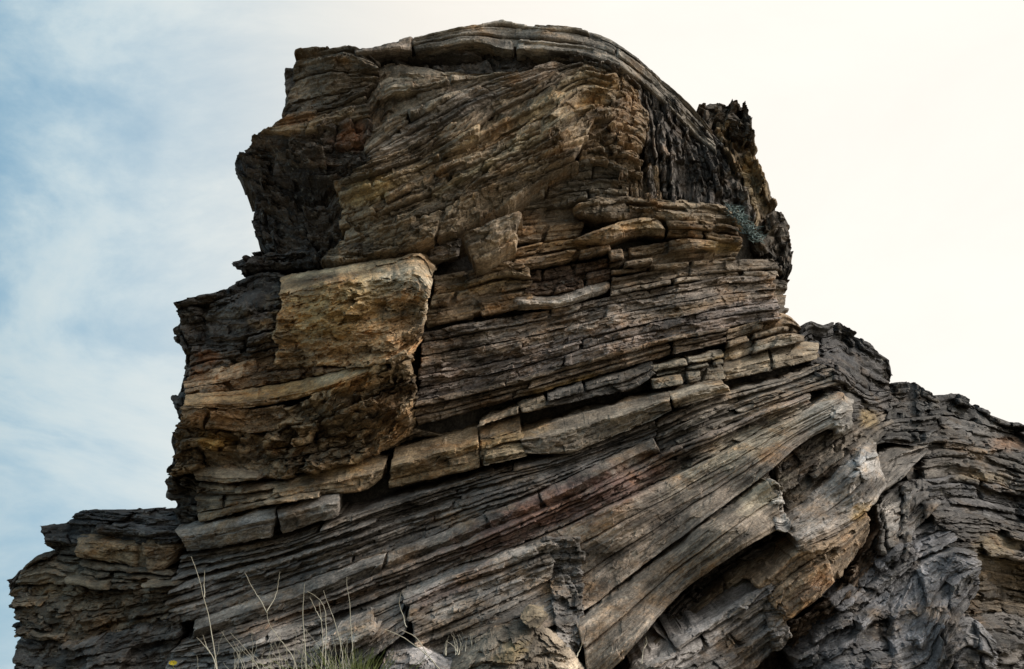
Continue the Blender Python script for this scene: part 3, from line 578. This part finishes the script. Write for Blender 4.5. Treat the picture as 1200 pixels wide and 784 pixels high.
patch(lft,'overhung_bed','slab',[(60,648),(80,650),(100,652)],[(49,631),(75,627),(100,627)],(.09,.08,.065),off=(.05,.05),E=.1,crumb=.5,jig=1)
patch(lft,'brown_block','slab',[(82,656),(130,661),(187,670),(206,652)],[(88,627),(140,632),(195,636),(214,640)],(.20,.15,.095),off=(.22,.2),E=.4,lam=14,rnd=7,fac=1.2,n=1,cuts=[160])
patch(lft,'shoulder_beds','slab',[(14,687),(60,684),(120,692),(205,688)],[(24,664),(50,649),(80,655),(140,664),(196,670)],(.13,.11,.08),n=4,off=(.16,.08),brk=55,E=.4,jig=1.2,gap=1.6,jit=.07)
patch(lft,'shoulder_beds','slab',[(18,747),(80,757),(130,742),(205,722)],[(12,690),(60,685),(120,692),(204,688)],(.145,.115,.08),n=4,off=(.22,.12),brk=65,E=.4,crumb=.7,jig=1.5,gap=1.6,jit=.07)
patch(lft,'edge_rubble','lump',[(16,764),(26,765),(36,760)],[(12,680),(22,668),(36,672)],(.09,.085,.08),n=5,off=(-.05,-.05),brk=20,E=.2,crumb=1,jig=3)
patch(lft,'shoulder_foot','slab',[(8,808),(80,808),(200,808)],[(16,747),(80,758),(130,743),(214,716)],(.125,.115,.105),n=4,off=(.35,.22),brk=60,E=.5,crumb=.7,jig=1.5,jit=.08)

# --- spur, right ridge and grey buttress
spur = thing('rock_spur', 'small dark angular rock spur behind the right edge of the tall outcrop', 'rock outcrop')
core('rock_core', spur, [(950,390),(985,388),(1030,425),(1035,450),(1000,480),(950,470)], .25, 1.5, DARK)
patch(spur,'spur_beds','slab',[(950,434),(990,450),(1022,468),(1044,462)],[(940,386),(950,376),(964,380),(986,375),(1000,388),(1020,402),(1041,419),(1048,438)],(.06,.06,.062),n=5,off=(.1,.0),brk=38,E=.2,crumb=.5,jig=1.4,jit=.08,rnd=1.5)
patch(spur,'spur_foot','slab',[(985,500),(1020,490),(1056,474)],[(950,434),(990,448),(1022,464),(1046,458)],(.075,.072,.07),n=3,off=(.1,.1),brk=50,E=.4,crumb=.5,jig=1.5)

rid = thing('rock_ridge', 'dark crumbly bedded rock ridge sloping down at the right edge of the photo', 'rock outcrop')
core('rock_core', rid, [(1050,470),(1080,462),(1130,475),(1225,510),(1225,806),(1120,806),(1090,700),(1070,580),(1050,520)], .35, 2.5, DARK)
patch(rid,'ridge_crest','block',[(1040,492),(1075,490),(1110,488),(1150,498),(1230,520)],[(1040,458),(1058,449),(1078,447),(1092,463),(1132,462),(1148,477),(1228,502)],(.065,.064,.062),n=2,off=(.1,.0),brk=24,E=.3,crumb=.8,jig=3,jit=.1,rnd=1.5)
patch(rid,'ridge_beds','block',[(1030,520),(1075,522),(1110,518),(1150,524),(1228,545)],[(1040,491),(1075,489),(1110,487),(1150,497),(1228,519)],(.08,.078,.075),n=2,off=(.14,.1),brk=60,E=.3,crumb=.7,jig=1.6,jit=.08)
patch(rid,'ridge_beds','block',[(1085,562),(1130,558),(1160,566),(1228,585)],[(1075,520),(1110,517),(1150,523),(1228,544)],(.082,.077,.07),n=4,off=(.12,.1),brk=70,E=.3,crumb=.6,jig=1.6,jit=.09)
patch(rid,'ridge_beds','layer',[(1090,604),(1150,606),(1228,622)],[(1085,561),(1130,557),(1160,565),(1228,584)],(.082,.082,.084),n=4,off=(.16,.1),brk=85,E=.4,crumb=.6,jig=1.6,jit=.08)
patch(rid,'ridge_beds','layer',[(1100,650),(1150,650),(1228,668)],[(1092,603),(1150,604),(1228,620)],(.08,.075,.07),n=4,off=(.2,.15),brk=85,E=.4,crumb=.6,jig=1.6,jit=.08)
patch(rid,'ridge_foot','layer',[(1130,720),(1170,720),(1228,728)],[(1110,650),(1150,649),(1228,666)],(.10,.08,.055),n=4,off=(.0,.1),brk=90,E=.3,crumb=.6,jig=1.2)
patch(rid,'ridge_foot','lump',[(1120,810),(1170,810),(1228,810)],[(1130,718),(1170,718),(1228,726)],(.11,.105,.10),n=3,off=(.15,.05),brk=90,E=.3,crumb=.7,jig=1.6,jit=.08)

but = thing('rock_buttress', 'smooth grey rock buttress under the dipping slabs at lower right', 'rock outcrop')
core('rock_core', but, [(950,740),(1000,690),(1050,610),(1085,590),(1130,670),(1140,720),(1160,806),(930,806)], .4, 1.5, DARK)
patch(but,'blade_slab','slab',[(1016,590),(1048,572),(1090,530)],[(1018,550),(1056,522),(1098,516)],(.19,.18,.165),off=(.3,.1),E=.3,lam=12,fac=1.0,rnd=7)
patch(but,'upright_plate','slab',[(1032,652),(1050,655),(1068,646)],[(1030,592),(1046,575),(1068,562)],(.165,.16,.152),n=1,brk=19,off=(.28,.18),E=.1,lam=30,jig=1.5,jit=.06)
patch(but,'upright_plate','slab',[(1060,640),(1084,612),(1105,590)],[(1062,575),(1084,560),(1106,577)],(.15,.145,.14),n=2,brk=60,off=(.22,.12),E=.2,lam=16,jig=1)
patch(but,'broken_ridge','block',[(985,726),(1040,688),(1086,655),(1124,634)],[(976,706),(1030,660),(1070,624),(1114,602)],(.13,.133,.142),n=3,off=(.2,.16),brk=42,E=.4,crumb=.55,jig=1.2,jit=.06)
patch(but,'grey_block','block',[(952,800),(1008,748),(1050,706),(1086,664)],[(936,762),(988,716),(1040,672),(1074,650)],(.14,.144,.153),n=2,off=(.26,.2),brk=75,E=.3,crumb=.5,fac=1.5,jig=.8,rough=.45)
patch(but,'pale_grey_block','block',[(1050,812),(1092,800),(1112,752),(1150,690)],[(1044,712),(1088,662),(1120,645),(1150,647)],(.165,.17,.182),n=3,off=(.44,.32),brk=110,E=.3,lam=40,crumb=.45,fac=1.5,rough=.45,jit=.06)
patch(but,'grit_face','lump',[(926,810),(990,810),(1064,812)],[(934,762),(990,724),(1052,706)],(.11,.113,.12),n=4,off=(.3,.16),brk=50,E=.3,crumb=.7,jig=1.2,lam=14,jit=.06)
patch(but,'corner_block','block',[(1094,812),(1130,812),(1172,812)],[(1104,752),(1138,724),(1168,748)],(.15,.155,.165),n=2,off=(.4,.3),brk=60,E=.3,crumb=.35,lam=30,rough=.45)

# --- loose stones
def stone(name, label, bot, top, tint, off, **kw):
    o = dict(DEF); o.update(E=.3, rnd=12, lam=14, crumb=.5, back=.35); o.update(kw)
    ob = piece(name, None, Line(bot), Line(top), 0, 1, 0, 1, off, tint, **o)
    tag(ob, label, 'rock', 'loose stones'); return ob
stone('wedged_block','upright brown block wedged beneath the overhanging folded beds',[(554,302),(577,297),(601,282)],[(540,271),(575,256),(613,242)],(.20,.165,.12),(.46,.5),lam=8,rnd=3,E=.0,crumb=.1,fac=.8)
stone('wedged_block','flat grey block in the dark gap under the overhang',[(500,306),(520,303),(540,298)],[(496,288),(520,282),(538,276)],(.17,.15,.125),(.12,.12),lam=8,rnd=6)
stone('boulder','large pale angular boulder at the foot of the stepped rock block',[(516,812),(580,812),(640,812),(700,806)],[(526,780),(565,754),(612,738),(655,752)],(.25,.22,.175),(.75,.6),lam=20,fac=2.2,crumb=.9,back=.5)
stone('stone','small cracked tan stone resting on the big boulder below the stepped block',[(616,740),(630,744),(642,734)],[(612,730),(624,717),(636,720)],(.20,.17,.12),(.8,.78),lam=7,rnd=3,fac=1.6,jig=1.5,back=.2)
stone('boulder','grey boulder half out of frame beneath the green grass tuft',[(436,812),(490,812),(540,812)],[(446,776),(480,772),(530,784)],(.22,.22,.225),(.75,.7),lam=24,crumb=.9,back=.5)
stone('stone','grey block lying behind the dry grass below the ledge',[(372,772),(405,762),(438,748)],[(366,762),(396,742),(430,728)],(.215,.205,.19),(.75,.7),lam=8,rnd=6,back=.3)

# ------------------------------------------------------------------ ground
def ground_z(x, y):
    z = np.clip(y, -40, 9.3) * .237
    z = np.where(y > 9.3, 2.2 - np.clip(y - 16, 0, 400) * .05, z)
    z = np.where(y < -40, -9.5, z)
    return z + .05 * fbm(x / 1.3, y / 1.3, 4.2, 4)
gx = np.sign(np.linspace(-1, 1, 161)) * (np.abs(np.linspace(-1, 1, 161)) ** 3) * 600
gy = 9 + np.sign(np.linspace(-1, 1, 161)) * (np.abs(np.linspace(-1, 1, 161)) ** 3) * 600
X, Y = np.meshgrid(gx, gy)
SOIL = simple_material('dry_soil', (.17, .15, .10), (.30, .26, .18), 9, .95)
gr = make_mesh('ground', np.stack([X, Y, ground_z(X, Y)], -1).reshape(-1, 3), grid_faces(161, 161), SOIL, smooth=True)
gr['kind'] = 'structure'

# ------------------------------------------------------------------ grasses and small plants
STRAW = simple_material('dry_straw', (.46, .41, .31), (.62, .57, .46), 25)
GREEN = simple_material('green_blade', (.10, .13, .04), (.22, .24, .09), 12)
TEAL = simple_material('blue_green_leaf', (.08, .115, .11), (.17, .215, .20), 30)
def tube(pts, r0, r1, sides=5):
    p = np.array(pts, float); n = len(p)
    tg = np.gradient(p, axis=0); tg /= np.linalg.norm(tg, axis=1)[:, None]
    a = np.cross(tg, [0.3, 1, .1]); a /= np.linalg.norm(a, axis=1)[:, None]; b = np.cross(tg, a)
    an = np.arange(sides) / sides * 2 * math.pi
    rad = np.linspace(r0, r1, n)[:, None, None]
    V = p[:, None, :] + rad * (a[:, None, :] * np.cos(an)[None, :, None] + b[:, None, :] * np.sin(an)[None, :, None])
    i = np.arange(n * sides).reshape(n, sides); j = np.roll(i, -1, 1)
    return V.reshape(-1, 3), np.stack([i[:-1], j[:-1], j[1:], i[1:]], -1).reshape(-1, 4)
def join(parts):
    V, Fc, k = [], [], 0
    for v, f in parts: V.append(v); Fc.append(f + k); k += len(v)
    return np.concatenate(V), np.concatenate(Fc)
def path(px_pts, y, wig=0.0015):
    l = Line(px_pts); t = np.linspace(0, 1, 14); x, yy = l(t)
    yv = y + .05 * np.sin(t * 3) ; return at(x, yy, yv) + rng.normal(0, wig, (14, 3)) * np.array([1, 1, .3])
def stalk(label, stems, y, r=.0038, name='dry_grass_stalk'):
    o = thing(name, label, 'grass', 'tall dry grass stalks')
    for k, s in enumerate(stems):
        v, f = tube(path(s, y), r if k == 0 else r * .75, r * .3)
        make_mesh('stem' if k == 0 else 'side_stem', v, f, STRAW, o, smooth=True)
    return o
stalk('tallest pale stalk leaning left below the long grey slab', [[(256,800),(250,755),(240,705),(232,675),(224,652)],[(240,700),(239,686),(240,668)]], 8.7)
stalk('forked pale stalk with two branches below the ridge ledge', [[(350,800),(345,775),(325,745),(314,728),(313,716)],[(313,718),(303,700),(293,684),(287,672)],[(313,716),(322,700),(326,685),(328,670)]], 8.75)
stalk('straight upright pale stalk right of the forked stalk', [[(359,800),(358,765),(355,720),(357,684)]], 8.6)
stalk('curved pale stalk with a bent tip amid the dry grass', [[(381,800),(381,770),(382,735),(377,705),(372,700),(360,693)]], 8.6)
stalk('pale stalk with a drooping side leaf near the upright stalks', [[(374,800),(378,765),(377,730),(374,705)],[(377,728),(370,715),(363,700)]], 8.8)
stalk('thin leaning stalk rising beside the stone behind the grass', [[(402,800),(400,760),(391,725),(379,692)]], 8.7, .0034)
stalk('thin stalk standing in front of the dark ledge shadow', [[(414,780),(412,740),(409,705),(406,676)]], 8.8, .0032)
stalk('short thin stalk left of the stepped block', [[(476,735),(472,720),(468,708),(470,694)]], 8.9, .003)
stalk('arched pale stalk bending over beside the dark hole', [[(520,790),(500,768),(480,752),(465,743),(449,737)],[(500,766),(488,748),(470,738)]], 8.7, .0045)
stalk('short pale stalk with broken tip near the yellow flower', [[(255,790),(248,768),(238,755),(230,747)],[(246,766),(240,752),(238,744)]], 8.5, .0034)
stalk('small pale stalk at the base of the dipping slab', [[(676,770),(680,760),(683,752)]], 8.9, .004)
stalk('thin pale stalk in the dark hollow under the dipping slab', [[(752,778),(754,762),(757,750)],[(755,760),(758,753),(757,746)]], 9.0, .003)
parts = []
R = np.random.default_rng(3)
for i in range(95):
    x = R.normal(350, 60) if i < 120 else R.uniform(215, 480); 
    if x < 205 or x > 520: continue
    h = R.uniform(18, 58) * (1.1 if x < 420 else .6); le = R.normal(0, 16); y = R.uniform(8.3, 9.0)
    v, f = tube(path([(x, 812), (x + le * .3, 805 - h * .5), (x + le, 800 - h)], y, .003), 0.0021, .0007, 4); parts.append((v, f))
v, f = join(parts); o = make_mesh('dry_grass', v, f, STRAW, smooth=True)
tag(o, 'fine dry straw grass along the bottom edge under the ledges', 'grass', kind='stuff')
def tuft(label, cx, cy, y, n, hh, spread, mat, name='grass_tuft'):
    P = []
    for i in range(n):
        x = R.normal(cx, spread); le = (x - cx) * R.uniform(.2, .9) + R.normal(0, 6); h = hh * R.uniform(.45, 1.1)
        v, f = tube(path([(x, cy), (x + le * .35, cy - h * .6), (x + le, cy - h)], y + R.uniform(-.15, .15), .002), .0038, .0007, 4); P.append((v, f))
    v, f = join(P); o = make_mesh(name, v, f, mat, smooth=True); tag(o, label, 'grass', 'grass tufts'); return o
tuft('green grass tuft at the bottom edge beside grey boulder', 412, 815, 8.55, 170, 52, 20, GREEN)
tuft('low sparse green tuft at the bottom left of the dry stalks', 372, 818, 8.5, 70, 36, 14, GREEN)
tuft('small dry tuft growing in the crack of the lower slabs', 548, 768, 9.15, 40, 26, 14, STRAW)
# yellow flower
fl = thing('yellow_flower', 'tiny yellow flower at the bottom edge left of the stalks', 'flower')
v, f = tube(path([(206, 806), (205, 792), (203, 779)], 8.6, .001), .003, .002); make_mesh('stem', v, f, GREEN, fl, smooth=True)
YEL = simple_material('yellow_petal', (.65, .48, .03), (.8, .62, .06), 40)
c = at(203, 777, 8.6)
P = []
for k in range(9):
    a = k / 9 * 6.283; d = np.array([math.cos(a), -.35, .55 * math.sin(a)]); s = np.array([-math.sin(a), 0, .55 * math.cos(a)])
    q = np.array([c + d * .004 - s * .004, c + d * .004 + s * .004, c + d * .024 + s * .006, c + d * .026 - s * .006]); P.append((q, np.array([[0, 1, 2, 3]])))
v, f = join(P); make_mesh('petals', v, f, YEL, fl)
# blue-green plant on the right flank
P = []
yb = float(depth(np.array([868.]), np.array([262.]))[0]) - .3
for i in range(150):
    t = R.uniform(0, 1); x0 = lerp(856, 888, t) + R.normal(0, 3); y0 = lerp(245, 282, t) + R.normal(0, 3)
    an = R.uniform(-.6, 2.6); h = R.uniform(6, 15)
    v, f = tube(path([(x0, y0), (x0 + math.cos(an) * h * .5, y0 - math.sin(an) * h * .5 + 1), (x0 + math.cos(an) * h, y0 - math.sin(an) * h + 3)], yb + R.uniform(-.06, .1), .002), .006, .0015, 4); P.append((v, f))
v, f = join(P); o = make_mesh('hanging_plant', v, f, TEAL, smooth=True)
tag(o, 'small blue-green plant hanging on the splintered right flank', 'plant')
print('PIECES', len(PIECES), 'TRIS', sum(len(o.data.polygons) for o in PIECES) * 2)
